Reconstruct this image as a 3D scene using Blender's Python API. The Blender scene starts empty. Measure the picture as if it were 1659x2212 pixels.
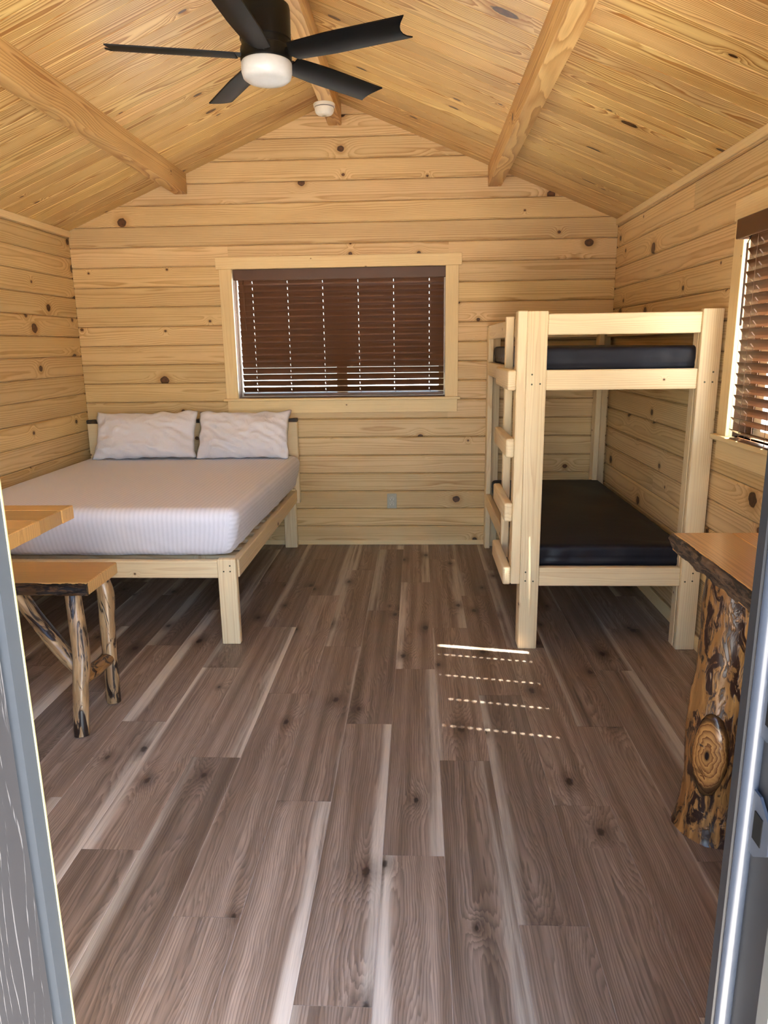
import bpy, bmesh, math, random
from mathutils import Vector, Matrix, noise
random.seed(7)
S = bpy.context.scene
COL = S.collection
V = Vector

# ------------------------------------------------------------------ camera
def cam_basis(p, y, r):
    f = V((-math.sin(y)*math.cos(p), math.cos(y)*math.cos(p), -math.sin(p)))
    rt = V((math.cos(y), math.sin(y), 0)); up = rt.cross(f)
    c, s = math.cos(r), math.sin(r)
    return c*rt + s*up, -s*rt + c*up, f
rt, up, fw = cam_basis(.2303, .0492, -.014)
cam = bpy.data.cameras.new('camera'); camo = bpy.data.objects.new('camera', cam); COL.objects.link(camo)
camo.matrix_world = Matrix(((rt.x, up.x, -fw.x, 0), (rt.y, up.y, -fw.y, 0), (rt.z, up.z, -fw.z, 1.5), (0, 0, 0, 1)))
cam.sensor_fit = 'VERTICAL'; cam.sensor_height = 24; cam.lens = 24*1534/2212
cam.clip_start = .02; cam.clip_end = 500
S.camera = camo

# ------------------------------------------------------------------ light
SUN_DIR = V((1, -.185, 1.353)).normalized()          # towards the sun
W = bpy.data.worlds.new('world'); S.world = W; W.use_nodes = True
wt = W.node_tree; bg = wt.nodes['Background']
sky = wt.nodes.new('ShaderNodeTexSky'); sky.sky_type = 'NISHITA'; sky.sun_disc = False
sky.sun_elevation = math.asin(SUN_DIR.z); sky.sun_rotation = math.atan2(SUN_DIR.x, SUN_DIR.y)
sky.air_density = 1.0; sky.dust_density = 2.0; sky.ozone_density = 1.0
wt.links.new(sky.outputs[0], bg.inputs[0]); bg.inputs[1].default_value = .62
sl = bpy.data.lights.new('sun', 'SUN'); sl.energy = 20; sl.angle = math.radians(.53); sl.color = (1, .95, .88)
so = bpy.data.objects.new('sun', sl); COL.objects.link(so)
so.rotation_euler = SUN_DIR.to_track_quat('Z', 'Y').to_euler(); so.location = (8, -2, 10)
S.view_settings.view_transform = 'Standard'; S.view_settings.look = 'None'
S.view_settings.gamma = 1; S.view_settings.use_curve_mapping = False
S.view_settings.exposure = 2.1
S.cycles.caustics_reflective = False; S.cycles.caustics_refractive = False; S.cycles.adaptive_threshold = .1; S.cycles.use_light_tree = False
S.cycles.max_bounces = 8; S.cycles.diffuse_bounces = 4; S.cycles.glossy_bounces = 3
S.cycles.transparent_max_bounces = 12; S.cycles.sample_clamp_indirect = 6

# ------------------------------------------------------------------ room numbers (metres)
XL, XR, YB, YF = -2.495, 1.385, 5.293, .80            # inner faces
RX = -.557                                            # ridge x
SL = .41                                              # roof slope
ZE = 2.322                                            # ceiling height at the eaves
ZR = ZE + SL*(RX - XL)
STEP, Z0 = .1375, .009                                # wall board course

# ------------------------------------------------------------------ helpers
def srgb(r, g, b):
    f = lambda c: (c/255/12.92) if c/255 <= .04045 else ((c/255 + .055)/1.055)**2.4
    return (f(r), f(g), f(b), 1)

class NT:
    def __init__(self, name):
        self.m = bpy.data.materials.new(name); self.m.use_nodes = True
        self.t = self.m.node_tree; self.p = self.t.nodes['Principled BSDF']
    def set(self, sock, v):
        if hasattr(v, 'links'): self.t.links.new(v, sock)
        else: sock.default_value = v
    def n(self, typ, ins=(), **kw):
        nd = self.t.nodes.new('ShaderNode'+typ)
        for k, v in kw.items(): setattr(nd, k, v)
        for k, v in (ins.items() if isinstance(ins, dict) else enumerate(ins)): self.set(nd.inputs[k], v)
        return nd
    def M(self, op, a, b=0., c=0., clamp=False):
        nd = self.n('Math', (a, b, c), operation=op); nd.use_clamp = clamp
        return nd.outputs[0]
    def mul(self, a, b): return self.M('MULTIPLY', a, b)
    def add(self, a, b): return self.M('ADD', a, b)
    def sub(self, a, b): return self.M('SUBTRACT', a, b)
    def xyz(self, x, y, z=0.): return self.n('CombineXYZ', (x, y, z)).outputs[0]
    def sep(self, v):
        o = self.n('SeparateXYZ', (v,)).outputs; return o[0], o[1], o[2]
    def noise(self, v, scale=1., detail=2., rough=.5, dist=0.):
        return self.n('TexNoise', {'Vector': v, 'Scale': scale, 'Detail': detail, 'Roughness': rough, 'Distortion': dist}).outputs[0]
    def sstep(self, x, a, b, lo=0., hi=1.):
        nd = self.n('MapRange', {0: x, 1: a, 2: b, 3: lo, 4: hi}, interpolation_type='SMOOTHSTEP'); return nd.outputs[0]
    def mix(self, f, a, b, mode='MIX'):
        nd = self.n('Mix', {0: f, 6: a, 7: b}, data_type='RGBA', blend_type=mode); return nd.outputs[2]
    def gray(self, v): return self.n('CombineColor', (v, v, v)).outputs[0]
    def obj(self): return self.n('TexCoord').outputs['Object']
    def oinfo(self):
        o = self.n('ObjectInfo').outputs; return o['Random'], o['Color']
    def bump(self, h, strength=.2, dist=.002):
        nd = self.n('Bump', {'Strength': strength, 'Distance': dist, 'Height': h}); self.set(self.p.inputs['Normal'], nd.outputs[0])
    def fin(self, col, rough=.5, spec=.4, **kw):
        self.set(self.p.inputs['Base Color'], col); self.set(self.p.inputs['Roughness'], rough)
        self.p.inputs['Specular IOR Level'].default_value = spec
        for k, v in kw.items(): self.set(self.p.inputs[k], v)
        return self.m

def wood(name, light, dark, knot, freq=170., ringk=.5, kd=.4, kr=.013, ks=1.2, ku=3., kv=9., drift=.06,
         amp=2.2, fibre=.10, var=.14, rough=.45, spec=.35, pw=2.5, depth=.03):
    g = NT(name); u, v, w = g.sep(g.obj()); r, oc = g.oinfo()
    r2 = g.M('FRACT', g.mul(r, 17.13)); r3 = g.M('FRACT', g.mul(r, 53.71))
    u2 = g.add(u, g.mul(r, 61.)); vr = g.add(v, g.mul(r2, 7.))
    nl = g.sub(g.noise(g.xyz(g.mul(u2, .9), g.mul(vr, 4.), g.mul(w, 4.)), 1., 2.), .5)
    vx, vy = g.mul(u2, ku), g.mul(vr, kv)
    vo = g.n('TexVoronoi', {'Vector': g.xyz(vx, vy), 'Scale': 1.}, voronoi_dimensions='2D')
    px, py, _ = g.sep(vo.outputs['Position']); cr, cg, _b = g.sep(vo.outputs['Color'])
    du, dv = g.mul(g.sub(vx, px), 1/ku/ks), g.mul(g.sub(vy, py), 1/kv)
    wob = g.sub(g.noise(g.xyz(g.mul(u2, 40.), g.mul(vr, 40.), 0.), 1., 2.), .5)
    d = g.M('SQRT', g.add(g.mul(du, du), g.mul(dv, dv)))
    pres = g.M('LESS_THAN', cr, kd)
    rad = g.mul(g.add(.3, g.mul(g.mul(cg, cg), 1.3)), kr)
    q = g.add(g.M('DIVIDE', d, rad), g.mul(wob, .5))
    bmp = g.mul(g.M('POWER', 2.718, g.mul(g.mul(q, q), -.10)), pres)
    v0 = g.add(g.mul(g.sub(r3, .5), .14), g.mul(nl, drift))
    dd = g.sub(v, v0); w0 = g.add(depth, g.mul(r2, .05))
    rr = g.M('SQRT', g.add(g.mul(dd, dd), g.mul(w0, w0)))
    fine = g.sub(g.noise(g.xyz(g.mul(u2, 3.), g.mul(vr, 60.), g.mul(w, 60.)), 1., 2.), .5)
    gg = g.add(g.add(g.mul(rr, freq), g.mul(nl, amp)), g.add(g.mul(bmp, 3.), g.mul(fine, .55)))
    fr = g.M('FRACT', gg)
    ring = g.mul(g.M('POWER', fr, pw), g.sstep(fr, 1., .86))
    patch = g.noise(g.xyz(g.mul(u2, 1.4), g.mul(vr, 9.), 3.), 1., 1.)
    rk = g.mul(ring, g.mul(g.add(.35, patch), ringk))
    fib = g.noise(g.xyz(g.mul(u2, 9.), g.mul(vr, 330.), g.mul(w, 330.)), 1., 1.)
    col = g.mix(g.M('ADD', rk, g.mul(g.sub(patch, .5), .35), clamp=True), light, dark)
    val = g.add(1., g.add(g.mul(g.sub(fib, .5), fibre*2), g.mul(g.sub(r, .5), var)))
    col = g.mix(1., col, g.gray(val), 'MULTIPLY')
    col = g.mix(1., col, oc, 'MULTIPLY')
    halo = g.mul(pres, g.sstep(q, 2.6, 1.))
    col = g.mix(g.mul(halo, .55), col, dark)
    km = g.mul(pres, g.sstep(q, 1.12, .92))
    kc = g.mix(g.sstep(wob, -.15, .15), knot, tuple(c*.4 for c in knot[:3])+(1,))
    kc = g.mix(g.sstep(q, .6, 1.), kc, tuple(c*.25 for c in knot[:3])+(1,))
    col = g.mix(g.mul(km, .93), col, kc)
    return g.fin(col, rough, spec)

def plain(name, col, rough=.5, spec=.4, metal=0., **kw):
    g = NT(name); p = g.noise(g.obj(), 60., 3.)
    c = g.mix(1., col, g.gray(g.add(.93, g.mul(p, .14))), 'MULTIPLY')
    return g.fin(c, rough, spec, Metallic=metal, **kw)

# ------------------------------------------------------------------ materials
M = {}
M['wall'] = wood('pine_wall', srgb(227, 195, 142), srgb(177, 127, 69), srgb(96, 54, 30), freq=105, ringk=.95, kd=.34, kr=.020, ku=1.8, kv=8., ks=1.15, amp=3.5)
M['ceil'] = wood('pine_ceiling', srgb(240, 208, 142), srgb(178, 122, 52), srgb(88, 48, 26), freq=125, ringk=1.6, kd=.32, kr=.018, ks=2.2, ku=1.8, kv=7., drift=.14, amp=5., pw=1.6, rough=.35, spec=.45, var=.18)
M['beam'] = wood('pine_beam', srgb(236, 198, 134), srgb(180, 118, 54), srgb(100, 56, 30), freq=130, ringk=1.1, kd=.12, kr=.012, ks=1.6, drift=.10, amp=4, pw=1.6, rough=.4)
M['frame'] = wood('spruce_frame', srgb(240, 216, 172), srgb(204, 160, 108), srgb(104, 62, 38), freq=170, ringk=.6, kd=.16, kr=.0085, ks=1.2, ku=2.4, kv=11., amp=2.5, rough=.5, var=.08)
M['trim'] = wood('pine_trim', srgb(240, 212, 158), srgb(212, 166, 104), srgb(110, 66, 38), freq=120, ringk=.35, kd=.10, kr=.007, ku=2.5, kv=11., rough=.45, var=.06)
M['slab'] = wood('slab_top', srgb(214, 168, 104), srgb(168, 116, 58), srgb(80, 44, 24), freq=120, ringk=.8, kd=.05, kr=.008, ku=2., kv=8., amp=3., drift=.1, rough=.28, spec=.5, var=.05)

def floor_mat():
    g = NT('floor_plank'); u, v, w = g.sep(g.obj()); r, oc = g.oinfo()
    r2 = g.M('FRACT', g.mul(r, 17.13)); r3 = g.M('FRACT', g.mul(r, 53.71))
    u2 = g.add(u, g.mul(r, 47.)); vr = g.add(v, g.mul(r2, 5.))
    nl = g.sub(g.noise(g.xyz(g.mul(u2, 1.5), g.mul(vr, 5.), 0.), 1., 2.), .5)
    ku, kv = 1.7, 5.5
    vx, vy = g.mul(u2, ku), g.mul(vr, kv)
    vo = g.n('TexVoronoi', {'Vector': g.xyz(vx, vy), 'Scale': 1.}, voronoi_dimensions='2D')
    px, py, _ = g.sep(vo.outputs['Position']); cr, cg, _b = g.sep(vo.outputs['Color'])
    du, dv = g.mul(g.sub(vx, px), 1/ku/1.9), g.mul(g.sub(vy, py), 1/kv)
    d = g.M('SQRT', g.add(g.mul(du, du), g.mul(dv, dv)))
    pres = g.M('LESS_THAN', cr, .55)
    q = g.add(g.M('DIVIDE', d, g.mul(g.add(.5, cg), .011)), g.mul(g.sub(g.noise(g.xyz(g.mul(u2, 60.), g.mul(vr, 60.), 1.), 1., 2.), .5), 1.0))
    bmp = g.mul(g.M('POWER', 2.718, g.mul(g.mul(q, q), -.05)), pres)
    v0 = g.add(g.mul(g.sub(r3, .5), .16), g.mul(nl, .14)); dd = g.sub(v, v0)
    rr = g.M('SQRT', g.add(g.mul(dd, dd), .0016))
    fine = g.sub(g.noise(g.xyz(g.mul(u2, 5.), g.mul(vr, 90.), 0.), 1., 3.), .5)
    fr = g.M('FRACT', g.add(g.add(g.mul(rr, 150.), g.mul(nl, 5.)), g.add(g.mul(bmp, 4.), g.mul(fine, 1.6))))
    ring = g.mul(g.M('POWER', fr, 1.5), g.sstep(fr, 1., .8))
    st = g.noise(g.xyz(g.mul(u2, .8), g.mul(vr, 26.), 5.), 1., 4., .6)
    fib = g.noise(g.xyz(g.mul(u2, 10.), g.mul(vr, 420.), 0.), 1., 2.)
    col = g.mix(g.sstep(st, .25, .75), srgb(115, 96, 80), srgb(167, 146, 128))
    col = g.mix(g.mul(ring, .72), col, srgb(72, 57, 47))
    # pale sapwood along one edge of some planks
    edge = g.add(g.mul(v, g.M('SIGN', g.sub(r3, .5))), g.add(g.mul(nl, .05), g.mul(g.sub(r2, .5), .07)))
    sap = g.mul(g.mul(g.sstep(edge, .056, .082), g.sstep(st, .25, .6)), .85)
    col = g.mix(sap, col, srgb(198, 187, 170))
    col = g.mix(1., col, g.gray(g.add(1., g.add(g.mul(g.sub(fib, .5), .55), g.mul(g.sub(r, .42), .46)))), 'MULTIPLY')
    col = g.mix(g.mul(pres, g.mul(g.sstep(q, 4.5, .6), .55)), col, srgb(62, 44, 34))
    col = g.mix(g.mul(pres, g.mul(g.sstep(q, 1.2, .5), .8)), col, srgb(34, 24, 20))
    return g.fin(col, g.add(.36, g.mul(fib, .16)), .45)
M['floor'] = floor_mat()
M['bevel'] = plain('plank_core', srgb(178, 162, 148), .6)

def log_mat(name, c1, c2, c3, sc=1., thr=(.50, .58), rough=.3, us=4.5):
    g = NT(name); u, v, w = g.sep(g.obj()); r, oc = g.oinfo()
    u2 = g.add(u, g.mul(r, 31.))
    n1 = g.noise(g.xyz(g.mul(u2, 3.2*sc), g.mul(v, 24.*sc), g.mul(w, 24.*sc)), 1., 3., .6, .6)
    n2 = g.noise(g.xyz(g.mul(u2, 2.), g.mul(v, 70.), g.mul(w, 70.)), 1., 3.)
    n3 = g.noise(g.xyz(g.mul(u2, us*sc), g.mul(v, 24.*sc), g.mul(w, 24.*sc)), 1., 4., .65, 1.2)
    col = g.mix(n2, c1, c2)
    col = g.mix(g.mul(g.sstep(n1, thr[0]-.06, thr[1]), .55), col, tuple(c*.45 for c in c2[:3])+(1,))
    m3 = g.sstep(n3, thr[0]+.04, thr[1]+.03)
    col = g.mix(m3, col, c3)
    g.bump(g.add(g.mul(m3, -1.), g.mul(n2, .3)), .5, .003)
    return g.fin(col, rough, .5)
M['log'] = log_mat('peeled_log', srgb(218, 186, 138), srgb(150, 106, 66), srgb(44, 30, 24), 1., (.45, .54))
M['log_dark'] = log_mat('knotty_log', srgb(214, 164, 96), srgb(138, 86, 44), srgb(54, 34, 26), 1.25, (.42, .54), .3, 9.)
M['bark'] = log_mat('bark_edge', srgb(120, 84, 52), srgb(72, 48, 32), srgb(22, 16, 13), 2., (.40, .52), .45)
M['bark_grey'] = log_mat('bark_edge_grey', srgb(128, 104, 82), srgb(92, 70, 52), srgb(36, 28, 24), 2.4, (.40, .54), .6)

def burl_mat():
    g = NT('burl_knot'); o = g.obj(); u, v, w = g.sep(o)
    n = g.noise(o, 14., 3., .6, .8)
    d = g.M('SQRT', g.add(g.mul(g.mul(u, u), .22), g.mul(v, v)))
    fr = g.M('FRACT', g.add(g.mul(d, 95.), g.mul(n, 3.2)))
    col = g.mix(g.M('POWER', fr, 1.6), srgb(190, 138, 78), srgb(104, 62, 32))
    col = g.mix(g.sstep(d, .012, .004), col, srgb(40, 24, 16))
    col = g.mix(g.mul(g.sstep(g.add(d, g.mul(n, .012)), .050, .058), .85), col, srgb(46, 28, 18))
    col = g.mix(g.mul(g.sstep(n, .56, .66), .6), col, srgb(60, 36, 22))
    g.bump(fr, .3, .002)
    return g.fin(col, .22, .5)
M['burl'] = burl_mat()

def sheet_mat():
    g = NT('striped_sheet'); a = g.n('Attribute', attribute_name='stripe').outputs['Fac']
    s = g.sstep(g.M('ABSOLUTE', g.sub(g.M('FRACT', g.mul(a, 1/.024)), .5)), .20, .28)
    col = g.mix(s, srgb(226, 223, 229), srgb(234, 231, 237))
    wv = g.noise(g.obj(), 900., 1.); wr = g.noise(g.obj(), 9., 3., .5, .5)
    g.bump(g.add(g.mul(wv, .05), wr), .22, .012)
    return g.fin(col, g.add(.62, g.mul(s, -.14)), .3, **{'Sheen Weight': .15})
M['sheet'] = sheet_mat()
def cloth(name, c, rough=.8, bsc=9., bst=.25, bd=.01, spec=.3, stretch=(1, 1, 1)):
    g = NT(name); x, y, z = g.sep(g.obj())
    o = g.xyz(g.mul(x, stretch[0]), g.mul(y, stretch[1]), g.mul(z, stretch[2]))
    n = g.noise(o, bsc, 3., .55, 1.)
    f = g.noise(g.obj(), 800., 1.)
    g.bump(g.add(n, g.mul(f, .03)), bst, bd)
    return g.fin(g.mix(1., c, g.gray(g.add(.94, g.mul(f, .12))), 'MULTIPLY'), rough, spec)
M['pillow'] = cloth('white_pillowcase', srgb(234, 230, 234), .75, 10., .45, .02)
M['navy'] = cloth('black_vinyl', srgb(22, 22, 31), .50, 7., .12, .012, .35)
M['black'] = plain('satin_black_metal', srgb(8, 8, 8), .4, .25)
M['blade'] = plain('matte_black_blade', srgb(9, 9, 10), .5, .2)
M['diff'] = plain('frosted_glass', srgb(206, 206, 204), .3, .5)
M['plastic'] = plain('white_plastic', srgb(238, 234, 222), .4, .45)
M['plate'] = plain('beige_plate', srgb(176, 172, 152), .4, .45)
M['plate2'] = plain('beige_receptacle', srgb(196, 192, 172), .4, .45)
M['dark'] = plain('dark_slot', srgb(16, 14, 12), .7, .2)
def slat_mat(name, a, b, tr):
    g = NT(name); u, v, w = g.sep(g.obj()); r, oc = g.oinfo()
    n = g.noise(g.xyz(g.mul(u, 4.), g.mul(g.add(v, r), 160.), 0.), 1., 2.)
    m = g.fin(g.mix(n, a, b), .38, .45)
    return m
M['slat'] = slat_mat('brown_slat', srgb(100, 62, 32), srgb(74, 44, 22), 0)
M['cord'] = plain('brown_cord', srgb(120, 92, 72), .7)
M['steel'] = plain('brushed_steel', srgb(80, 86, 96), .35, .5, .4)
M['screw'] = plain('dark_screw', srgb(92, 88, 66), .4, .5, .6)
M['jamb'] = plain('grey_jamb', srgb(36, 37, 40), .42, .5)
M['strip'] = plain('weatherstrip', srgb(62, 68, 78), .25, .6)
M['alu'] = plain('aluminium_strip', srgb(110, 110, 108), .35, .5, .3)
M['sun_edge'] = plain('sunlit_edge_tint', srgb(128, 122, 84), .5)  # sunlight on the left casing edge, put into its colour
M['jambl'] = plain('pale_grey_jamb', srgb(52, 56, 60), .45, .5)
M['vinyl'] = plain('white_vinyl', srgb(232, 232, 228), .4)
M['roof'] = plain('roof_shell', srgb(120, 112, 104), .8)
M['shell'] = plain('wall_core', srgb(96, 66, 38), .8)
def ground_mat():
    g = NT('gravel_ground'); n = g.noise(g.obj(), 3., 5.)
    return g.fin(g.mix(n, srgb(184, 178, 168), srgb(218, 212, 202)), .9, .2)
M['ground'] = ground_mat()
def door_mat():
    g = NT('embossed_door'); u, v, w = g.sep(g.obj())
    nl = g.noise(g.xyz(g.mul(u, 1.2), g.mul(v, 7.), 2.), 1., 2.)
    fr = g.M('FRACT', g.add(g.mul(v, 85.), g.mul(nl, 13.)))
    line = g.mul(g.sstep(fr, .80, .9), g.sstep(fr, 1., .94))
    brk = g.sstep(g.noise(g.xyz(g.mul(u, 22.), g.mul(v, 190.), 0.), 1., 3.), .45, .6)
    ln = g.mul(line, brk)
    g.bump(ln, .5, -.002)
    return g.fin(g.mix(g.mul(ln, .8), srgb(46, 45, 46), srgb(88, 86, 86)), .5, .4)
M['door'] = door_mat()
def glass_mat():
    g = NT('window_glass'); t = g.t
    tr = t.nodes.new('ShaderNodeBsdfTransparent'); gl = t.nodes.new('ShaderNodeBsdfGlossy'); gl.inputs['Roughness'].default_value = .02
    mx = t.nodes.new('ShaderNodeMixShader'); mx.inputs[0].default_value = .07; t.links.new(tr.outputs[0], mx.inputs[1]); t.links.new(gl.outputs[0], mx.inputs[2])
    t.links.new(mx.outputs[0], t.nodes['Material Output'].inputs[0]); tr.inputs[0].default_value = (.93, .95, .95, 1)
    return g.m
M['glass'] = glass_mat()

# ------------------------------------------------------------------ geometry helpers
def tag(o, label=None, cat=None, group=None, kind=None):
    if label: o['label'] = label
    if cat: o['category'] = cat
    if group: o['group'] = group
    if kind: o['kind'] = kind
    return o
def place(o, parent=None):
    COL.objects.link(o)
    if parent is not None:
        o.parent = parent; o.matrix_parent_inverse = ORIG[parent.name].inverted()
    return o
ORIG = {}
def empty(name, loc=(0, 0, 0), **kw):
    o = bpy.data.objects.new(name, None); o.location = loc; o.empty_display_size = .1
    COL.objects.link(o); ORIG[o.name] = Matrix.Translation(loc); return tag(o, **kw)
def mesh_from(name, bm, mat, smooth=False, angle=None):
    me = bpy.data.meshes.new(name); bmesh.ops.recalc_face_normals(bm, faces=bm.faces); bm.to_mesh(me); bm.free()
    me.materials.append(mat)
    if smooth:
        for p in me.polygons: p.use_smooth = True
        if angle: me.set_sharp_from_angle(angle=math.radians(angle))
    return me
def frame_mat(loc, X, Z):
    X = V(X).normalized(); Z = V(Z).normalized(); Y = Z.cross(X).normalized(); Z = X.cross(Y)
    m = Matrix((X, Y, Z)).transposed().to_4x4(); m.translation = V(loc); return m
CACHE = {}
def put(name, me, mat4=None, parent=None):
    o = bpy.data.objects.new(name, me)
    if mat4 is not None: o.matrix_world = mat4
    m = o.matrix_world.copy(); place(o, parent); o.matrix_basis = m; ORIG[o.name] = m
    return o
def board_mesh(L, Wd, T, mat, bev=.003, seg=1):
    k = ('b', round(L, 4), round(Wd, 4), round(T, 4), mat.name, bev, seg)
    if k not in CACHE:
        bm = bmesh.new(); bmesh.ops.create_cube(bm, size=1)
        for v in bm.verts: v.co = V((v.co.x*L, v.co.y*Wd, v.co.z*T))
        if bev: bmesh.ops.bevel(bm, geom=list(bm.edges), offset=bev, segments=seg, affect='EDGES', profile=.5)
        CACHE[k] = mesh_from('board', bm, mat, seg > 1, 40)
    return CACHE[k]
def board(name, lo, hi, axis, mat, parent=None, bev=.003, seg=1, width=None):
    """axis aligned board between two corners with its grain (local X) along axis; width = axis of its wide face"""
    lo, hi = V(lo), V(hi); d = hi - lo; c = (lo + hi)/2; ax = 'xyz'.index(axis)
    E3 = [V((1, 0, 0)), V((0, 1, 0)), V((0, 0, 1))]
    oth = [i for i in range(3) if i != ax]
    if width: wi = 'xyz'.index(width); ti = [i for i in oth if i != wi][0]
    else: wi, ti = (oth if d[oth[0]] >= d[oth[1]] else oth[::-1])
    return put(name, board_mesh(d[ax], d[wi], d[ti], mat, bev, seg), frame_mat(c, E3[ax], E3[ax].cross(E3[wi])), parent)
def bar(name, p0, p1, Wd, T, Z, mat, parent=None, bev=.003, seg=1):
    p0, p1 = V(p0), V(p1)
    return put(name, board_mesh((p1-p0).length, Wd, T, mat, bev, seg), frame_mat((p0+p1)/2, p1-p0, Z), parent)
def plank_mesh(xb0, xb1, xt0, xt1, Wd, T, mat, c=.006, cd=.005):
    """board with front face at z=0, chamfered long edges; ends may be slanted"""
    k = ('p', round(xb0, 4), round(xb1, 4), round(xt0, 4), round(xt1, 4), round(Wd, 4), T, mat.name, c)
    if k in CACHE: return CACHE[k]
    h = Wd/2; sec = [(-h, -T), (h, -T), (h, -cd), (h-c, 0), (-h+c, 0), (-h, -cd)]
    vs, n = [], len(sec)
    for e in (0, 1):
        for y, z in sec:
            t = (y + h)/Wd
            a = (xb0 + (xt0-xb0)*t, xb1 + (xt1-xb1)*t)[e]
            vs.append((a, y, z))
    fs = [[i, (i+1) % n, n+(i+1) % n, n+i] for i in range(n)] + [list(range(n))[::-1], list(range(n, 2*n))]
    bm = bmesh.new(); bv = [bm.verts.new(v) for v in vs]
    for f in fs: bm.faces.new([bv[i] for i in f])
    CACHE[k] = mesh_from('plank', bm, mat); return CACHE[k]
def boxes_mesh(name, boxes, mat):
    bm = bmesh.new()
    for lo, hi in boxes:
        r = bmesh.ops.create_cube(bm, size=1); lo, hi = V(lo), V(hi); d = hi-lo
        for v in r['verts']: v.co = V((lo.x+(v.co.x+.5)*d.x, lo.y+(v.co.y+.5)*d.y, lo.z+(v.co.z+.5)*d.z))
    return mesh_from(name, bm, mat)
def prism_mesh(name, pts, ext, mat):
    bm = bmesh.new(); a = [bm.verts.new(p) for p in pts]; e = V(ext); b = [bm.verts.new(V(p)+e) for p in pts]; n = len(pts)
    bm.faces.new(a[::-1]); bm.faces.new(b)
    for i in range(n): bm.faces.new((a[i], a[(i+1) % n], b[(i+1) % n], b[i]))
    return mesh_from(name, bm, mat)
def lathe_mesh(name, prof, mat, seg=40, angle=35):
    bm = bmesh.new(); rings = []
    for r, z in prof:
        rings.append([bm.verts.new((0, 0, z))] if r < 1e-6 else [bm.verts.new((r*math.cos(2*math.pi*i/seg), r*math.sin(2*math.pi*i/seg), z)) for i in range(seg)])
    for A, B in zip(rings, rings[1:]):
        for i in range(seg):
            j = (i+1) % seg
            f = [A[i % len(A)], A[j % len(A)], B[j % len(B)], B[i % len(B)]]
            f = list(dict.fromkeys(f))
            if len(f) > 2: bm.faces.new(f)
    return mesh_from(name, bm, mat, True, angle)
def cyl(name, p0, p1, r, mat, parent=None, seg=12, r2=None, bev=0):
    p0, p1 = V(p0), V(p1); L = (p1-p0).length; r2 = r if r2 is None else r2
    k = ('c', round(r, 5), round(r2, 5), round(L, 4), mat.name, seg)
    if k not in CACHE: CACHE[k] = lathe_mesh('rod', [(0, 0), (r, 0), (r2, L), (0, L)], mat, seg)
    q = (p1-p0).to_track_quat('Z', 'Y').to_matrix().to_4x4(); q.translation = p0
    return put(name, CACHE[k], q, parent)
def log_obj(name, pts, radii, mat, parent=None, seg=18, sub=7, rough=.06, seed=0, ell=1., bump=None):
    """irregular log through pts; local X runs along the log"""
    pts = [V(p) for p in pts]; path, rad = [], []
    for i in range(len(pts)-1):
        P0, P1, P2, P3 = pts[max(i-1, 0)], pts[i], pts[i+1], pts[min(i+2, len(pts)-1)]
        for s in range(sub + (i == len(pts)-2)):
            t = s/sub
            path.append(.5*((2*P1) + (P2-P0)*t + (2*P0-5*P1+4*P2-P3)*t*t + (3*P1-P0-3*P2+P3)*t**3)); rad.append(radii[i]+(radii[i+1]-radii[i])*t)
    m = frame_mat(pts[0], pts[-1]-pts[0], (0, -1, .01) if abs((pts[-1]-pts[0]).normalized().y) < .9 else (0, 0, 1)); inv = m.inverted()
    bm = bmesh.new(); rings = []
    ref = V((.31, .93, .17))
    for i, (p, r) in enumerate(zip(path, rad)):
        T = (path[min(i+1, len(path)-1)]-path[max(i-1, 0)]).normalized()
        A = T.cross(ref).normalized(); B = T.cross(A)
        ring = []
        for s in range(seg):
            a = 2*math.pi*s/seg; dr = A*math.cos(a)+B*math.sin(a)
            k = 1 + rough*noise.noise(V((dr.x*1.5+seed, dr.y*1.5, dr.z*1.5)) + p*9) + rough*.6*noise.noise(p*30+dr*3)
            q = p + dr*r*k
            if bump: q = bump(q, dr)
            ring.append(bm.verts.new(inv @ q))
        rings.append(ring)
    for A, B in zip(rings, rings[1:]):
        for s in range(seg): bm.faces.new((A[s], A[(s+1) % seg], B[(s+1) % seg], B[s]))
    bm.faces.new(rings[0][::-1]); bm.faces.new(rings[-1])
    return put(name, mesh_from(name, bm, mat, True, 50), m, parent)
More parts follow.
